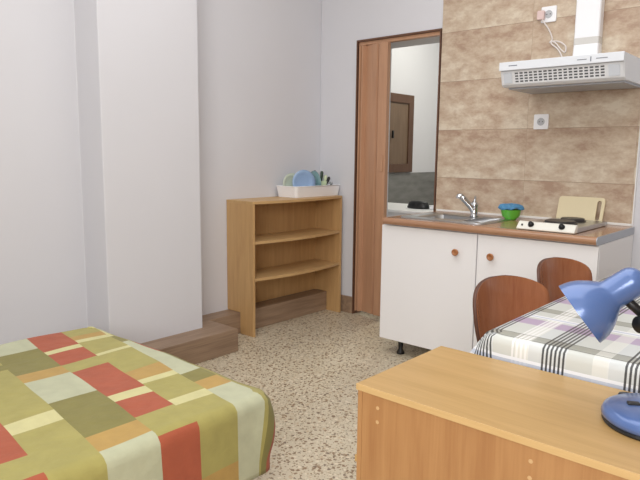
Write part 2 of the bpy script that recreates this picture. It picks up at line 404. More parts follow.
for off, top, rr, kind, mm, lab in (((-.010, -.012), (.12, -.195, .205), (.003, .004, .010, .012, .006), 'spatula', m_black, 'black spatula leaning far left out of the cutlery cup'),
        ((.0, -.010), (.125, -.118, .200), (.004, .006, .011, .013, .007), 'slotted_spoon', m_dgreen, 'dark green slotted spoon upright in the cutlery cup'),
        ((.006, .004), (.135, -.085, .165), (.003, .006, .013, .015, .008), 'knife', m_leaf, 'knife with a broad pale green handle in the cutlery cup'),
        ((.010, .012), (.130, -.040, .150), (.003, .005, .010, .012, .006), 'spoon', m_black, 'black spoon leaning right out of the cutlery cup')):
    b0 = Vector((.12+off[0], -.115+off[1], pz+.007)); b1 = Vector((top[0], top[1], bh+top[2]*.9))
    tag(obj(kind, tube([b0, b0.lerp(b1, .55), b0.lerp(b1, .75), b0.lerp(b1, .92), b1], list(rr), 10), mm, smooth=True), lab, kind.replace('_', ' '))
bm = tube(smoothpts([(.14, -.06, pz), (.145, -.045, pz+.05), (.15, -.035, pz+.085)], 5), [.004]*7+[.008, .013, .013, .006], 12)
tag(obj('ladle', bm, m_steel, smooth=True), 'grey metal ladle at the right end of the dish tray', 'ladle')

# ---------------------------------------------------------------- kitchen unit
t = thing('sink_cabinet', 'white kitchen base cabinet under the sink, nearest the doorway', 'cabinet', (1.34, -.3, 0), group=None)
def cabinet(t, xa, xb, leg_x):
    obj('cabinet_body', bx(xa+.001, xb-.001, -.58, -.03, .088, .79), m_white, t, bevel=.001)
    obj('cabinet_door', bx(xa+.002, xb-.002, -.60, -.582, .092, .786), m_white, t, bevel=.0025)
    for lx in leg_x:
        for ly in (-.54, -.08):
            M = Matrix.Translation((lx, ly, 0))
            obj('leg', lathe([(.024, 0), (.024, .01), (.013, .03), (.016, .07), (.026, .088)], 20, M), m_black, t, smooth=True)
def knob(t, x, z):
    d_ = [c for c in t.children if c.name.startswith('cabinet_door')][0]
    M = Matrix.Translation((x, -.60, z)) @ Matrix.Rotation(PI/2, 4, 'X')
    o = obj('door_knob', lathe([(.008, 0), (.008, .012), (.018, .018), (.0195, .026), (.014, .031), (.013, .029), (.0, .028)], 24, M, cap0=False, cap1=False), m_knob, smooth=True)
    o.parent = d_; o.matrix_parent_inverse = Matrix.Identity(4)
    return o
bpy.context.view_layer.update()
cabinet(t, 1.03, 1.652, (1.15, 1.58)); bpy.context.view_layer.update(); knob(t, 1.536, .678)
t = thing('hob_cabinet', 'white kitchen base cabinet under the small hob, behind the brown chairs', 'cabinet', (1.96, -.3, 0))
cabinet(t, 1.654, 2.268, (1.72, 2.19)); bpy.context.view_layer.update(); knob(t, 1.741, .677)
t = thing('worktop', 'wood-look laminate kitchen worktop along the tiled wall', 'worktop', (1.66, -.3, .79))
prof = [(-.014, .792), (-.014, .832), (-.600, .832)] + [(-.612-.02*math.sin(a)+.0, .812+.02*math.cos(a)) for a in [PI*k/8 for k in range(9)]] + [(-.600, .792)]
# cut-out for the sink bowl: the top is a frame of four slabs welded in one mesh
bm = bmesh.new()
prism(prof, 0, 1.056, 2.262, bm)
wt = obj('worktop_board', bm, m_work, t)
obj('end_strip', prism(prof, 0, 2.262, 2.266), m_alu, t)
struct('trim_4', bx(1.056, 2.25, -.024, -.012, .832, .846), m_sealant, bevel=.003)

# sink
t = thing('sink', 'stainless steel sink with round bowl and drainer set in the worktop', 'sink', (1.38, -.33, .832))
def sink():
    bm = bmesh.new(); cx, cy, R, n = 1.30, -.33, .165, 48
    out = rrect(1.10, 1.66, -.55, -.12, .06, 11)   # 48 points
    rings = []
    def ring(pts, z): rings.append([bm.verts.new((x, y, z)) for x, y in pts])
    ring(out, .8325); ring(rrect(1.104, 1.656, -.546, -.124, .057, 11), .837); ring(rrect(1.114, 1.646, -.536, -.134, .05, 11), .8365)
    circ = []
    for x, y in out:
        a = math.atan2(y-cy, x-cx); circ.append(a)
    # bowl rings ordered like the outline
    def c(r): return [(cx+r*math.cos(a), cy+r*math.sin(a)) for a in circ]
    ring(c(R), .8355); ring(c(R-.012), .830); ring(c(R-.02), .80); ring(c(R-.035), .79); ring(c(.03), .7925)
    for a, b_ in zip(rings, rings[1:]):
        for k in range(len(a)): bm.faces.new((a[k], a[(k+1) % len(a)], b_[(k+1) % len(a)], b_[k]))
    bm.faces.new(rings[-1]); return bm
sk = obj('basin', sink(), m_steel, t, smooth=False)
# real opening in the worktop under the bowl
cut = lathe([(.16, .75), (.16, .86)], 40, Matrix.Translation((1.30, -.33, 0)))
def boolean(target, bm, name):
    me = bpy.data.meshes.new(name); bmesh.ops.recalc_face_normals(bm, faces=bm.faces); bm.to_mesh(me); bm.free()
    o = bpy.data.objects.new(name, me); C.objects.link(o)
    md = target.modifiers.new('cut', 'BOOLEAN'); md.operation = 'DIFFERENCE'; md.object = o; md.solver = 'EXACT'
    bpy.context.view_layer.update()
    dg = bpy.context.evaluated_depsgraph_get(); nm = bpy.data.meshes.new_from_object(target.evaluated_get(dg))
    target.modifiers.clear(); target.data = nm; bpy.data.objects.remove(o, do_unlink=True)
boolean(wt, cut, 'cutter')
for i in range(6):
    y = -.46+i*.045
    obj('drainer_rib', tube([(1.50, y, .8375), (1.63, y, .8375)], .003, 8), m_steel, t, smooth=True)
obj('drain', lathe([(0, 0), (.024, 0), (.026, .003), (0, .003)], 20, Matrix.Translation((1.30, -.33, .7926)), cap0=False, cap1=False), m_chrome, t)
t = thing('faucet', 'chrome lever mixer tap rising behind the sink bowl', 'faucet', (1.43, -.2, .837))
obj('faucet_base', lathe([(.026, 0), (.026, .006), (.021, .012), (.021, .06), (.023, .066), (.023, .078), (.016, .09), (0, .093)], 24, Matrix.Translation((1.43, -.215, .8365)), cap1=False), m_chrome, t, smooth=True)
obj('spout', tube(smoothpts([(1.428, -.22, .872), (1.408, -.233, .905), (1.376, -.252, .943), (1.362, -.260, .960), (1.352, -.266, .958), (1.349, -.268, .944)], 5), [.018]*12+[.015]*14, 14), m_chrome, t, smooth=True)
obj('lever', tube(smoothpts([(1.43, -.215, .925), (1.430, -.21, .938), (1.425, -.198, .952), (1.42, -.188, .958)], 4), [.015, .013, .011, .010, .009, .008, .008, .008, .007, .007, .007, .006, .005], 12), m_chrome, t, smooth=True)

# bowl with blue cloth
m_green = mat('bright_green_plastic', (104, 196, 66), .3, bump=.01, coat=.3)
m_bluecl = mat('blue_sponge_cloth', (84, 144, 188), .8, bump=.5, bscale=90, vary=.25, vscale=60)
tag(obj('bowl', lathe([(0, 0), (.03, 0), (.032, .004), (.05, .022), (.058, .055), (.060, .058), (.056, .057), (.047, .024), (.028, .007), (0, .006)], 36, Matrix.Translation((1.64, -.17, .833)), cap0=False, cap1=False), m_green, smooth=True),
    'bright green plastic bowl on the worktop between the sink and the hob', 'bowl')
bm = bmesh.new(); n, mrad = 36, 7
rings = []
for j in range(mrad+1):
    fr_ = j/mrad; ring = []
    for i in range(n):
        a = 2*PI*i/n; r = fr_*(.070+.008*math.sin(5*a+1))
        z = .914+.012*math.cos(fr_*PI*.5)+.004*math.sin(3*a+fr_*4)*fr_+.003*math.sin(7*a)*fr_ + (0 if fr_ < .85 else -.016*(fr_-.85)/.15)
        ring.append(bm.verts.new((1.64+r*math.cos(a), -.17+r*math.sin(a), z)) if j else None)
    rings.append(ring)
cv = bm.verts.new((1.64, -.17, .929))
for i in range(n): bm.faces.new((cv, rings[1][i], rings[1][(i+1) % n]))
for a, b_ in zip(rings[1:], rings[2:]):
    for i in range(n): bm.faces.new((a[i], a[(i+1) % n], b_[(i+1) % n], b_[i]))
o = tag(obj('dish_cloth', bm, m_bluecl, smooth=True), 'crumpled blue dish cloth heaped on the green bowl', 'cloth')
o.modifiers.new('solid', 'SOLIDIFY').thickness = .006

# hob
t = thing('electric_hob', 'small white two-plate electric hob standing on the worktop', 'hob', (2.0, -.35, .833))
m_enam = mat('cream_enamel', (232, 230, 220), .3, bump=.01, coat=.3)
m_iron = mat('cast_iron_plate', (70, 66, 64), .45, .3, bump=.1, bscale=80)
obj('hob_body', prism([(-.548, .834), (-.09, .834), (-.09, .856), (-.548, .858)], 0, 1.864, 2.148), m_steel, t, bevel=.002)
obj('control_panel', prism([(-.600, .840), (-.596, .834), (-.5485, .834), (-.5485, .872), (-.558, .874), (-.568, .872)], 0, 1.862, 2.150), m_enam, t, bevel=.003)
for y, r in ((-.40, .075), (-.22, .06)):
    pl = obj('hotplate', lathe([(r+.008, 0), (r+.008, .004), (r, .005), (r, .014), (r-.006, .016), (.02, .014), (0, .014)], 40, Matrix.Translation((2.01, y, .8585)), cap1=False), m_iron, t, smooth=False)
for x in (1.932, 2.085):
    nrm = Vector((0, -.7, .65)).normalized(); M = Matrix.Translation((x, -.582, .860)) @ nrm.to_track_quat('Z', 'Y').to_matrix().to_4x4()
    k = obj('control_knob', lathe([(.015, 0), (.015, .004), (.011, .006), (.010, .016), (.0, .017)], 24, M, cap1=False), m_black, t, smooth=True)
M = Matrix.Translation((1.888, -.587, .857)) @ nrm.to_track_quat('Z', 'Y').to_matrix().to_4x4()
obj('indicator_light', lathe([(.005, 0), (.005, .003), (0, .004)], 12, M, cap1=False), m_dark, t)
# cutting board
t = thing('cutting_board', 'cream plastic cutting board with a handle slot leaning on the tiles', 'cutting board', (1.99, -.06, .833))
m_cb = mat('cream_board_plastic', (222, 208, 172), .5, bump=.02, bscale=150)
def board():
    bm = bmesh.new(); T = .010
    outer = rrect(-.125, .125, 0, .150, .018, 5)
    # slot near the right end
    s = rrect(.086, .108, .022, .132, .010, 5)
    A = [bm.verts.new((x, 0, z)) for x, z in outer]; Bv = [bm.verts.new((x, T, z)) for x, z in outer]
    Sa = [bm.verts.new((x, 0, z)) for x, z in s]; Sb = [bm.verts.new((x, T, z)) for x, z in s]
    n = len(A)
    for k in range(n):
        j = (k+1) % n
        bm.faces.new((A[k], A[j], Sa[j], Sa[k])); bm.faces.new((Bv[k], Sb[k], Sb[j], Bv[j]))
        bm.faces.new((A[k], Bv[k], Bv[j], A[j])); bm.faces.new((Sa[k], Sa[j], Sb[j], Sb[k]))
    M = Matrix.Translation((1.99, -.075, .834)) @ Matrix.Rotation(math.radians(-17), 4, 'X')
    bmesh.ops.transform(bm, matrix=M, verts=bm.verts); return bm
obj('board_slab', board(), m_cb, t)
C_ = t.children[0]; bpy.context.view_layer.update()

# ---------------------------------------------------------------- cooker hood, duct, sockets
t = thing('cooker_hood', 'white slim cooker hood with a slotted grille fixed to the tiled wall', 'cooker hood', (1.96, 0, 1.68))
xa, xb = 1.660, 2.271
m_hood = mat('white_enamel_metal', (228, 232, 238), .3, bump=.01, coat=.3)
m_hoods = mat('white_enamel_side', (228, 230, 233), .4, bump=.01)
prof = [(-.013, 1.562), (-.013, 1.684), (-.448, 1.684), (-.452, 1.682), (-.452, 1.644), (-.440, 1.642), (-.415, 1.572), (-.40, 1.562)]
obj('hood_body', prism(prof, 0, xa, xb), m_hoods, t, bevel=.0015)
obj('underside_shade_strip', bx(xa+.015, xb-.015, -.36, -.06, 1.554, 1.5615), m_alu, t)  # grey strip standing in for the shadow below the grille
obj('front_band', bx(xa-.001, xb+.001, -.458, -.4525, 1.642, 1.685), m_hood, t, bevel=.002)
# slotted grille lying on the slanted face
def grille():
    bm = bmesh.new(); p0 = Vector((0, -.4405, 1.6405)); p1 = Vector((0, -.4165, 1.574)); dv = p1-p0; L = dv.length; dv.normalize()
    nv = Vector((0, dv.z, -dv.y)); nv = nv if nv.y < 0 else -nv
    nx, nz = 18, 4; x0, x1 = xa+.075, xb-.085; cw = (x1-x0)/nx; ch = (L-.014)/nz
    xs = [xa+.01]; zs = [.001]
    def V(x, s, dpt): return bm.verts.new(Vector((x, 0, 0))+p0+dv*s+nv*(.003-dpt))
    def quad(xa_, xb_, sa, sb, d_, mi=0):
        f = bm.faces.new([V(xa_, sa, d_), V(xb_, sa, d_), V(xb_, sb, d_), V(xa_, sb, d_)]); f.material_index = mi
    quad(xa+.006, x0, .001, L-.001, 0); quad(x1, xb-.006, .001, L-.001, 0)
    quad(x0, x1, .001, .007, 0); quad(x0, x1, L-.007, L-.001, 0)
    for j in range(nz):
        for i in range(nx):
            cx0 = x0+i*cw; s0 = .007+j*ch; ins = cw*.16
            a, b_, c, e = cx0+ins, cx0+cw-ins, s0+ch*.22, s0+ch*.78
            quad(cx0, cx0+cw, s0, c, 0); quad(cx0, cx0+cw, e, s0+ch, 0); quad(cx0, a, c, e, 0); quad(b_, cx0+cw, c, e, 0)
            quad(a, b_, c, e, .0028, 1)
            for (q0, q1) in (((a, c), (b_, c)), ((b_, c), (b_, e)), ((b_, e), (a, e)), ((a, e), (a, c))):
                f = bm.faces.new([V(q0[0], q0[1], 0), V(q1[0], q1[1], 0), V(q1[0], q1[1], .0028), V(q0[0], q0[1], .0028)]); f.material_index = 1
    bmesh.ops.remove_doubles(bm, verts=bm.verts, dist=.00005)
    return bm
obj('vent_grille', grille(), [m_hoods, mat('grille_slot', (96, 98, 102), .6, bump=.02)], t)
m_lampc = mat('frosted_lamp_cover', (214, 220, 228), .25, bump=.1, bscale=200)
for x0, x1 in ((xa+.018, xa+.062), (xb-.07, xb-.02)):
    obj('lamp_cover', prism([(-.4420, 1.630), (-.4445, 1.629), (-.4255, 1.580), (-.423, 1.581)], 0, x0, x1), m_lampc, t, bevel=.0005)
m_mark = mat('grey_print', (110, 116, 126), .6, bump=.01)
x = 1.712
mk = bmesh.new(); box(mk, x, x+.046, -.4586, -.4578, 1.6625, 1.6665)
obj('maker_mark', mk, m_mark, t)
for (x0, x1, z0, z1) in ((2.06, 2.105, 1.662, 1.665), (2.148, 2.20, 1.662, 1.665), (2.122, 2.126, 1.652, 1.674)):
    obj('control_slider', bx(x0, x1, -.4595, -.4578, z0, z1), m_mark, t)
t = thing('exhaust_duct', 'white rectangular exhaust duct rising from the cooker hood', 'duct', (1.97, -.05, 1.684))
def duct(x0, x1, y0, y1, z0, z1, ins=0):
    bm = bmesh.new(); prism(rrect(x0, x1, y0, y1, .012), 2, z0, z1, bm); return bm
obj('duct_pipe', duct(1.900, 2.032, -.078, -.014, 1.835, H-.002), m_plast, t, smooth=False)
obj('duct_collar', duct(1.899, 2.033, -.0795, -.0135, 1.80, 1.835), mat('greyish_collar_plastic', (212, 210, 206), .4, bump=.02), t)
bm = bmesh.new()
A = [bm.verts.new((x, y, 1.686)) for x, y in rrect(1.903, 2.040, -.11, -.014, .02)]
B = [bm.verts.new((x, y, 1.80)) for x, y in rrect(1.900, 2.032, -.078, -.014, .012)]
n = len(A)
for k in range(n): bm.faces.new((A[k], A[(k+1) % n], B[(k+1) % n], B[k]))
bm.faces.new(A[::-1]); bm.faces.new(B); obj('duct_elbow', bm, m_plast, t)

def socket(x, z, s, label):
    t = thing('wall_socket', label, 'wall socket', (x, -.012, z), group='white wall sockets on the tiles')
    obj('face_plate', prism(rrect(x-s/2, x+s/2, z-s/2, z+s/2, .006), 1, -.024, -.0125), m_plast, t, bevel=.002)
    M = Matrix.Translation((x, -.024, z)) @ Matrix.Rotation(PI/2, 4, 'X')
    obj('socket_well', lathe([(.022, 0), (.022, .0015), (.019, .0015), (.018, .0005), (.0, .0005)], 28, M, cap0=False, cap1=False), mat('socket_grey', (188, 190, 194), .4, bump=.01), t)
    for dx in (-.0095, .0095):
        obj('pin_hole', lathe([(.0028, 0), (.0028, .0012), (0, .0012)], 10, Matrix.Translation((x+dx, -.0244, z)) @ Matrix.Rotation(PI/2, 4, 'X'), cap1=False), m_dark, t)
    return t
socket(1.733, 1.995, .086, 'white wall socket above the cooker hood, with a plug in it')
socket(1.726, 1.398, .086, 'white wall socket on the tiles below the cooker hood')
t = thing('power_cord', 'pale power cord hanging coiled from the upper socket to the hood', 'cord', (1.72, -.03, 1.98))
m_cord = mat('pale_cord_rubber', (226, 218, 214), .5, bump=.02)
m_plug = mat('pinkish_plug_plastic', (222, 196, 192), .4, bump=.02)
obj('plug', prism(rrect(1.676, 1.716, 1.966, 2.016, .008), 1, -.050, -.0245), m_plug, t, bevel=.003)
pts = smoothpts([(1.706, -.04, 1.972), (1.712, -.04, 1.955), (1.742, -.03, 1.91), (1.764, -.028, 1.858), (1.752, -.03, 1.838), (1.775, -.035, 1.842), (1.815, -.035, 1.832), (1.845, -.035, 1.805), (1.843, -.035, 1.775), (1.822, -.04, 1.79), (1.79, -.04, 1.828), (1.765, -.04, 1.842), (1.770, -.045, 1.825), (1.81, -.05, 1.79), (1.835, -.05, 1.74), (1.835, -.06, 1.687)], 6)
obj('cord_cable', tube(pts, .004, 8), m_cord, t, smooth=True)

# ---------------------------------------------------------------- draped cloths
def fold(d, r):
    q = r*PI/2
    if d < q: a = d/r; return r*math.sin(a), r*(1-math.cos(a))
    return r, r+(d-q)
def drape(x0, x1, y0, y1, z, r, svals, tlines, flare, wrinkle, mi_fun=None, R=.05):
    """svals: x stations (beyond x0/x1 = overhang); tlines: list of (y as function of x); rounded corners of radius R"""
    bm = bmesh.new(); uv = bm.loops.layers.uv.new('cloth'); grid = []
    for j, tf in enumerate(tlines):
        row = []
        for s in svals:
            cs = min(max(s, x0), x1); ty = tf(cs)
            ex = max(x0+R-s, 0) or -max(s-(x1-R), 0); ey = max(y0+R-ty, 0) or -max(ty-(y1-R), 0)   # how far past the straight part
            n8 = max(abs(ex), abs(ey))
            if n8 > 1e-9:
                dv = Vector((-ex, -ey, 0)).normalized()
                c = Vector((s+ex, ty+ey, z)); d_ = n8-R
                if ex and ey:
                    p = c+dv*min(n8, R)
                elif d_ > 0: p = c+dv*R
                else: p = Vector((s, ty, z))
                if d_ > 0:
                    h, k = fold(d_, r); p = p+dv*h-Vector((0, 0, k))+flare(p.x, p.y, d_, dv)
            else: p = Vector((s, ty, z)); d_ = 0
            if d_ < r: p.z += wrinkle(s, ty)
            row.append((bm.verts.new(p), (s, ty)))
        grid.append(row)
    for j in range(len(grid)-1):
        for i in range(len(svals)-1):
            q = [grid[j][i], grid[j][i+1], grid[j+1][i+1], grid[j+1][i]]
            f = bm.faces.new([a[0] for a in q]); f.smooth = True
            for l, a in zip(f.loops, q): l[uv].uv = a[1]
            if mi_fun: f.material_index = mi_fun((svals[i]+svals[i+1])/2, j, (q[0][1][1]+q[3][1][1])/2)
    return bm
def subdiv(vals, step):
    out = []
    for a, b_ in zip(vals, vals[1:]):
        n = max(1, math.ceil((b_-a)/step)); out += [a+(b_-a)*k/n for k in range(n)]
    return out+[vals[-1]]
# bed ------------------------------------------------------------
bx0, bx1, by0, by1, bz, br = .555, 1.690, -4.06, -2.212, .404, .035
def fab(n, c): return mat(n, c, .85, bump=.35, bscale=22, vary=.06, vscale=18, sheen=.1)
cloths = {'R': fab('rust_red_cotton', (172, 88, 60)), 'Y': fab('lime_cotton', (168, 159, 92)), 'G': fab('olive_cotton', (134, 127, 70)),
          'P': fab('pale_sage_cotton', (188, 190, 160)), 'C': fab('cream_yellow_cotton', (208, 202, 148)), 'O': fab('ochre_cotton', (184, 150, 84))}
keys = 'RYGPCO'
strips = {  # from the far edge of the bed towards the camera; (colour, end x)
 'far_skirt': [('P', .7), ('Y', .9), ('R', 1.1), ('G', 1.3), ('Y', 9)],
 0: [('C', .76), ('G', .88), ('P', 1.37), ('G', 1.465), ('O', 1.55), ('P', 9)],
 1: [('Y', .66), ('O', .72), ('C', .76), ('Y', .94), ('C', .97), ('Y', 1.21), ('O', 1.315), ('C', 1.355), ('Y', 1.535), ('C', 1.59), ('Y', 1.90), ('O', 9)],
 2: [('P', .50), ('R', .77), ('C', .815), ('R', .96), ('Y', 1.065), ('R', 1.375), ('C', 1.435), ('R', 1.575), ('Y', 1.715), ('R', 9)],
 3: [('P', .70), ('G', .96), ('O', 1.05), ('P', 1.295), ('G', 1.59), ('O', 1.685), ('P', 9)],
 4: [('Y', .80), ('G', .86), ('Y', 1.345), ('C', 1.43), ('Y', 9)],
 5: [('P', .8), ('G', 1.06), ('R', 1.57), ('Y', 1.69), ('R', 9)],
 6: [('G', .8), ('Y', 1.1), ('O', 1.2), ('P', 1.5), ('Y', 9)],
 7: [('R', .7), ('C', .78), ('Y', 1.2), ('G', 1.4), ('P', 9)]}
brk = sorted({b for st in strips.values() for _, b in st if .5 < b < 2} | {bx0-.30, bx1+.30, bx0, bx1})
sv = subdiv([b for b in brk if bx0-.301 <= b <= bx1+.301], .022)
vref = [(-2.20, .115), (-2.345, .12), (-2.495, .11), (-2.66, .11), (-2.81, .11), (-2.96, .11), (-3.11, .11), (-3.27, .11), (-3.42, .11), (-3.57, .11), (-3.72, .11), (-3.87, .11), (-4.36, 0)]
lines = []; owner = []
def mk_line(a, ka): return lambda x: a-ka*(min(x, 1.72)-.5)
def lerp_line(f, g, t): return lambda x: f(x)*(1-t)+g(x)*t
far = by1+.30
flines = [lambda x: far, lambda x: by1] + [mk_line(*v) for v in vref]
own_seq = ['far_skirt', 0, 1, 2, 3, 4, 5, 6, 7, 2, 3, 4, 1, 5]
for i, (a, b_) in enumerate(zip(flines, flines[1:])):
    n = 10 if i == 0 else (4 if i == 1 else (16 if i == len(flines)-2 else 6))
    for k in range(n): lines.append(lerp_line(a, b_, k/n)); owner.append(own_seq[i])
lines.append(flines[-1])
def patch(s, j, tt):
    st = owner[j]
    if st == 'far_skirt':
        if s > 1.3:
            return keys.index('Y' if tt-by1 < .04 else ('G' if tt-by1 < .11 else 'R'))
    for c, e in strips[st]:
        if s < e: return keys.index(c)
    return 0
def bflare(cs, ct, d_, dv):
    g = d_/.28
    f = .012*g + .010*math.sin(cs*13+1)*abs(dv.y)*g + .008*math.sin(ct*9+.5)*abs(dv.x)*g
    f += .02*(2*abs(dv.x*dv.y))**2*min(1, d_/.2)
    f += .036*math.exp(-((cs-1.68)/.10)**2)*abs(dv.y)*math.sin(min(1, g*1.1)*PI)
    return dv*f
t = thing('bed', 'low bed covered by the patchwork spread in the left foreground', 'bed', (1.12, -3.15, 0))
m_matt = mat('white_mattress_fabric', (225, 222, 215), .8, bump=.1)
obj('mattress', prism(rrect(bx0+.02, bx1-.02, by0+.02, by1-.02, .06), 2, .20, .390), m_matt, t, bevel=.03, segs=3)
obj('bed_base', bx(bx0+.03, bx1-.03, by0+.03, by1-.03, .13, .198), m_beech, t, bevel=.004)
for lx in (bx0+.07, bx1-.07):
    for ly in (by0+.1, by1-.1): obj('leg', bx(lx-.025, lx+.025, ly-.025, ly+.025, 0, .129), m_beech, t, bevel=.003)
bw = lambda s, y: .0025*math.sin(s*7+y*3)+.002*math.sin(y*11-s*5)+.0012*math.sin(s*23+y*17)
o = obj('bedspread', drape(bx0, bx1, by0, by1, bz, br, sv, lines, bflare, bw, patch), [cloths[k] for k in keys])
for p in o.data.polygons: p.use_smooth = True
tag(o, 'patchwork bedspread in rust red, lime, olive and cream squares draped over the bed', 'bedspread')
o.modifiers.new('solid', 'SOLIDIFY').thickness = .004; o.modifiers['solid'].offset = -1

# dining table and plaid cloth -------------------------------------
tx0, tx1, ty0, ty1, tz = 2.468, 3.26, -2.134, -.93, .752
def plaid():
    M = bpy.data.materials.new('plaid_oilcloth'); M.use_nodes = True; nt = M.node_tree; b = nt.nodes['Principled BSDF']
    b.inputs['Roughness'].default_value = .38
    uvn = node(nt, 'ShaderNodeUVMap'); uvn.uv_map = 'cloth'; sp = node(nt, 'ShaderNodeSeparateXYZ'); nt.links.new(uvn.outputs[0], sp.inputs[0])
    def mt(op, a, b_=None):
        n = node(nt, 'ShaderNodeMath', operation=op)
        for i, x in enumerate((a, b_)):
            if x is None: continue
            if isinstance(x, (int, float)): n.inputs[i].default_value = x
            else: nt.links.new(x, n.inputs[i])
        return n.outputs[0]
    def band(c, a, b_): return mt('MULTIPLY', mt('GREATER_THAN', c, a), mt('LESS_THAN', c, b_))
    def union(l):
        o = l[0]
        for x in l[1:]: o = mt('MAXIMUM', o, x)
        return o
    PU, PV = .184, .30
    u = mt('MULTIPLY', mt('FRACT', mt('DIVIDE', mt('SUBTRACT', sp.outputs[0], 2.43), PU)), PU)      # 0 .. PU across
    v0 = mt('SUBTRACT', sp.outputs[1], -2.115)                                                        # 0 at the front fold
    v = mt('MULTIPLY', mt('FRACT', mt('DIVIDE', mt('ADD', v0, .020), PV)), PV)
    col = node(nt, 'ShaderNodeRGB').outputs[0]; col.default_value = lin(212, 216, 216)
    def over(col, mask, c, fac):
        mx = node(nt, 'ShaderNodeMix', data_type='RGBA')
        nt.links.new(mt('MULTIPLY', mask, fac), mx.inputs[0]); nt.links.new(col, mx.inputs[6]); mx.inputs[7].default_value = lin(c); return mx.outputs[2]
    col = over(col, band(u, .06, .15), (206, 208, 200), .6)
    col = over(col, band(v, .0, .045), (150, 150, 138), .75)          # grey-green band
    col = over(col, band(v, .145, .205), (176, 150, 186), .8)        # lilac band
    col = over(col, band(u, .118, .153), (236, 236, 230), .55)        # pale band along y
    wl = union([band(u, .075+.0105*k, .0795+.0105*k) for k in range(3)])
    #  white thread lines only in every other gap
    odd = mt('GREATER_THAN', mt('FRACT', mt('DIVIDE', mt('SUBTRACT', sp.outputs[0], 2.43), PU*2)), .5)
    wl2 = mt('MULTIPLY', wl, mt('SUBTRACT', 1, odd))
    wl2 = union([band(u, .110+.011*k, .1155+.011*k) for k in range(4)])
    col = over(col, mt('MULTIPLY', wl2, mt('SUBTRACT', 1, odd)), (246, 246, 246), .75)
    col = over(col, band(v, .224, .248), (198, 206, 226), .7)
    hl = union([band(v, .223, .230), band(v, .241, .249)])
    col = over(col, hl, (246, 247, 250), .95)
    hb = union([band(v, .002, .0045), band(v, .042, .0445)])
    col = over(col, hb, (48, 48, 48), .85)
    bl = union([band(u, .002+.0098*k, .0070+.0098*k) for k in range(6)])
    col = over(col, bl, (42, 42, 44), .92)
    nt.links.new(col, b.inputs['Base Color'])
    return M
def tflare(cs, ct, d_, dv):
    g = min(1, d_/.2)
    v = dv*(.004*g + .003*math.sin(cs*17)*abs(dv.y)*g)
    v += Vector((math.copysign(.07, dv.x), 0, 0))*(2*abs(dv.x*dv.y))**2*min(1, d_/.10)
    return v
sv = subdiv([tx0-.20, tx0-.03, tx0, tx1, tx1+.03, tx1+.20], .02)
tv = subdiv([ty1+.20, ty1+.0], .02) if False else None
ys = subdiv([ty0-.20, ty0-.03, ty0, ty1, ty1+.03, ty1+.20], .02)
t = thing('dining_table', 'dining table under the plaid tablecloth beside the kitchen units', 'table', (2.86, -1.58, 0))
obj('tabletop', prism(rrect(tx0+.002, tx1-.002, ty0+.002, ty1-.002, .05), 2, .722, .7485), m_beechy, t, bevel=.003)
for lx in (tx0+.06, tx1-.06):
    for ly in (ty0+.06, ty1-.06): obj('leg', prism(rrect(lx-.022, lx+.022, ly-.022, ly+.022, .006), 2, 0, .7215), m_beech, t)
o = obj('tablecloth', drape(tx0, tx1, ty0, ty1, tz, .014, sv, [(lambda x, y=y: y) for y in ys], tflare, lambda s, y: .0006*math.sin(s*20+y*9)), plaid())
for p in o.data.polygons: p.use_smooth = True
tag(o, 'plaid tablecloth with black lines and lilac bands draped over the dining table', 'tablecloth')
sd = o.modifiers.new('solid', 'SOLIDIFY'); sd.thickness = .0015; sd.offset = 0

# chairs ---------------------------------------------------------
def shell(nw, nh, f, thick=.012):
    bm = bmesh.new(); g = [[bm.verts.new(f(-1+2*i/nw, 1-(1-j/nh)**2)) for i in range(nw+1)] for j in range(nh+1)]
    for j in range(nh):
        for i in range(nw): bm.faces.new((g[j][i], g[j][i+1], g[j+1][i+1], g[j+1][i]))
    return bm
def back_f(a, b):
    # half width grows to two thirds height, then rounds off
    z = .47+.335*b
    w = .074+.095*math.sin(min(b/.74, 1)*PI/2)
    if b > .74: w *= math.sqrt(max(0.0, 1-((b-.74)/.262)**3.2))
    w = max(w, .02)
    y = a*w
    x = -.035*b-.01 + .105*(abs(y)/.2)**2*(1-.15*b) + .05*(1-b)**3
    zz = z + (-.0 if b < .99 else 0)
    return Vector((x, y, zz))
def seat_f(a, b):
    x = .02+.40*b
    w = .16+.055*math.sin(min(1, b*1.6)*PI/2)
    if b > .8: w *= math.sqrt(max(0, 1-((b-.8)/.205)**2.5))
    w = max(w, .03); y = a*w
    return Vector((x, y, .452 + .02*(abs(a))**2 - .02*math.sin(b*PI) - .03*max(0, b-.8)**1.0))
def make_chair(loc, rz, label):
    t = thing('dining_chair', label, 'chair', loc, rz, 'brown chairs along the table')
    o = local(obj('backrest', shell(24, 22, back_f), [m_chair, m_chairedge], smooth=True)); o.parent = t
    s = o.modifiers.new('solid', 'SOLIDIFY'); s.thickness = .012; s.offset = 0; s.material_offset_rim = 1
    o = local(obj('seat', shell(20, 16, seat_f), [m_chair, m_chairedge], smooth=True)); o.parent = t
    s = o.modifiers.new('solid', 'SOLIDIFY'); s.thickness = .012; s.offset = 0; s.material_offset_rim = 1
    for sx, sy in ((.08, -1), (.08, 1), (.36, -1), (.36, 1)):
        ex = sx-.05 if sx < .2 else sx+.02
        o = local(obj('leg', tube([(sx, sy*.13, .434), (sx, sy*.145, .40), (ex, sy*.19, 0)], .010, 12), m_chrome, smooth=True)); o.parent = t
    o = local(obj('back_support', tube(smoothpts([(.10, 0, .432), (.0, 0, .428), (-.028, 0, .47), (-.032, 0, .60)], 4), .010, 12), m_chrome, smooth=True)); o.parent = t
    return t
make_chair((2.318, -1.69, 0), math.radians(-19), 'brown bentwood chair tucked under the table, the nearer to the desk')
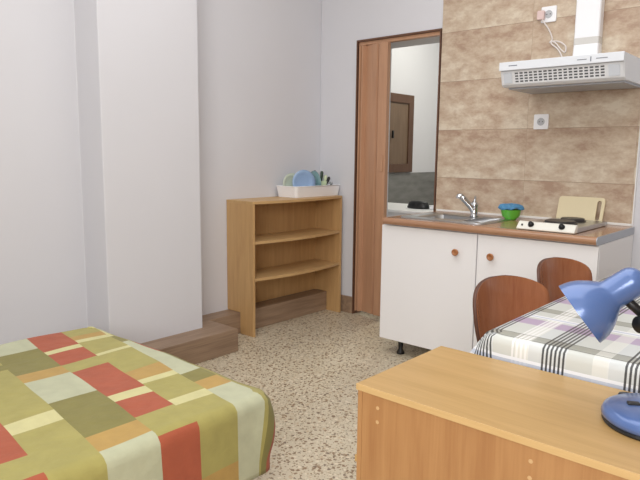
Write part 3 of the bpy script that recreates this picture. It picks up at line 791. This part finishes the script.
make_chair((2.308, -1.195, 0), math.radians(-14), 'brown bentwood chair tucked under the table, the nearer to the kitchen cabinets')

# desk -----------------------------------------------------------
dx0, dx1, dy0, dy1, dz = 2.357, 3.50, -2.536, -2.172, .70
t = thing('desk', 'oak veneer chest-like desk standing in the right foreground with the lamp on it', 'desk', (2.93, -2.35, 0))
obj('desktop', bx(dx0, dx1, dy0+.002, dy1, dz-.014, dz), m_desktop, t, bevel=.0008)
obj('edge_band', bx(dx0, dx1, dy0, dy0+.002, dz-.014, dz), m_deskedge, t)
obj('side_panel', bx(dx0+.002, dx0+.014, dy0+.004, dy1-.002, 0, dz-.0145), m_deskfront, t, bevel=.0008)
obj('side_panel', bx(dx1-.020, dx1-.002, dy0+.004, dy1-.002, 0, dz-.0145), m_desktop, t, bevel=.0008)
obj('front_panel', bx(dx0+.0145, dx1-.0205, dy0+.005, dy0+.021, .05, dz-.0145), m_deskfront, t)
obj('inner_shelf', bx(dx0+.0205, dx1-.0205, dy0+.027, dy1-.01, .33, .348), m_desktop, t)
m_dowel = mat('pale_dowel', (206, 168, 120), .5, bump=.02)
for x, z in ((2.413, .657), (2.413, .625), (2.752, .657), (2.752, .625)):
    obj('dowel_cap', lathe([(.0042, 0), (.0042, .001), (0, .0015)], 12, Matrix.Translation((x, dy0+.0055, z)) @ Matrix.Rotation(PI/2, 4, 'X'), cap1=False), m_dowel, t)
obj('hinge_cap', bx(dx0-.003, dx0+.0025, dy0+.004, dy0+.02, .515, .53), m_desktop, t)

# lamp -----------------------------------------------------------
bc = Vector((2.900, -2.322, dz))
t = thing('desk_lamp', 'blue desk lamp with a round base and bell shade on the oak desk', 'lamp', bc)
obj('lamp_base', lathe([(.084, .006), (.091, .012), (.092, .018), (.088, .027), (.078, .033), (.04, .036), (0, .037)], 56, Matrix.Translation(bc), cap1=False), m_blue, t, smooth=True)
obj('base_ring', lathe([(.0, .0005), (.088, .0005), (.090, .004), (.088, .0085), (.0, .0085)], 56, Matrix.Translation(bc), cap0=False, cap1=False), m_black, t)
sp_ = Vector((2.865, -2.333, dz+.036)) 
M = Matrix.Translation(sp_) @ Matrix.Rotation(math.radians(30), 4, 'Z')
obj('switch', bx(-.011, .011, -.007, .007, -.002, .004, M=M), m_black, t, bevel=.002)
bm = lathe([(0, 0), (.020, 0), (.022, .006), (.018, .018), (0, .022)], 20, Matrix.Translation((2.835, -2.243, dz+.001)) @ Matrix.Diagonal((1.1, .8, 1, 1)), cap0=False, cap1=False)
obj('cable_clip', bm, m_black, t, smooth=True)
P0 = Vector((2.7506, -2.3234, 0.8887)); P1 = Vector((2.8260, -2.2849, 0.9543)); ax = (P1-P0).normalized(); k = .00197
M = Matrix.Translation(P0) @ ax.to_track_quat('Z', 'Y').to_matrix().to_4x4()
pr = [(34, 0), (33.2, 6), (31.6, 12), (29.4, 17), (26.4, 22), (22.8, 27), (19.4, 31), (16.8, 34), (15.6, 37), (15.4, 58)]
pr += [(15.4*math.cos(a), 58+14*math.sin(a)) for a in [PI/2*i/8 for i in range(1, 8)]] + [(.3, 72)]
out = [(r*k, z*k) for r, z in pr]; inn = [((r-1)*k if r > 2 else .0002, (z-.8)*k if z > 3 else z*k) for r, z in pr][::-1]
obj('lamp_shade', lathe(out+inn, 56, M, cap0=False, cap1=False), m_blue, t, smooth=True)
obj('light_bulb', lathe([(0, .02), (.016, .022), (.026, .035), (.026, .045), (.014, .068), (.013, .09)], 24, M), mat('frosted_bulb', (235, 235, 230), .3, bump=.01), t, smooth=True)
b0 = Vector((2.8105, -2.2756, 0.9333)); b1 = Vector((2.8303, -2.2687, 0.9132)); b2 = Vector((2.8698, -2.2667, 0.8819))
obj('shade_bracket', tube([b0, b1, b2], [.0085, .0095, .0085], 14), m_black, t, smooth=True)
kc = Vector((2.8536, -2.3012, 0.8819))
kd = (b2-kc).normalized()
obj('joint_knob', lathe([(0, 0), (.014, 0), (.017, .004), (.017, .012), (.010, .016), (.008, .036)], 20, Matrix.Translation(kc) @ kd.to_track_quat('Z', 'Y').to_matrix().to_4x4(), cap0=False), m_black, t, smooth=True)
el = Vector((2.972, -2.262, dz+.20))
obj('lamp_arm', tube([b2, b2.lerp(el, .5), el], .006, 12), m_black, t, smooth=True)
obj('lamp_arm', tube([el, el.lerp(bc+Vector((.03, .02, .034)), .5), bc+Vector((.03, .02, .034))], .007, 12), m_black, t, smooth=True)
obj('joint', lathe([(0, -.012), (.013, -.012), (.013, .012), (0, .012)], 18, Matrix.Translation(el) @ Matrix.Rotation(PI/2, 4, 'X'), cap0=False, cap1=False), m_black, t)

# unseen lamp housing added to go with the ceiling fill light
t = thing('added_ceiling_lamp', 'unseen round white lamp housing added at the ceiling fill light', 'lamp', (1.9, -2.0, 2.96))
obj('lamp_housing', lathe([(.0, .039), (.14, .039), (.14, .012), (.0, .012)], 32, Matrix.Translation((1.9, -2.0, 2.96)), cap0=False, cap1=False), m_plast, t)
bpy.context.view_layer.update()
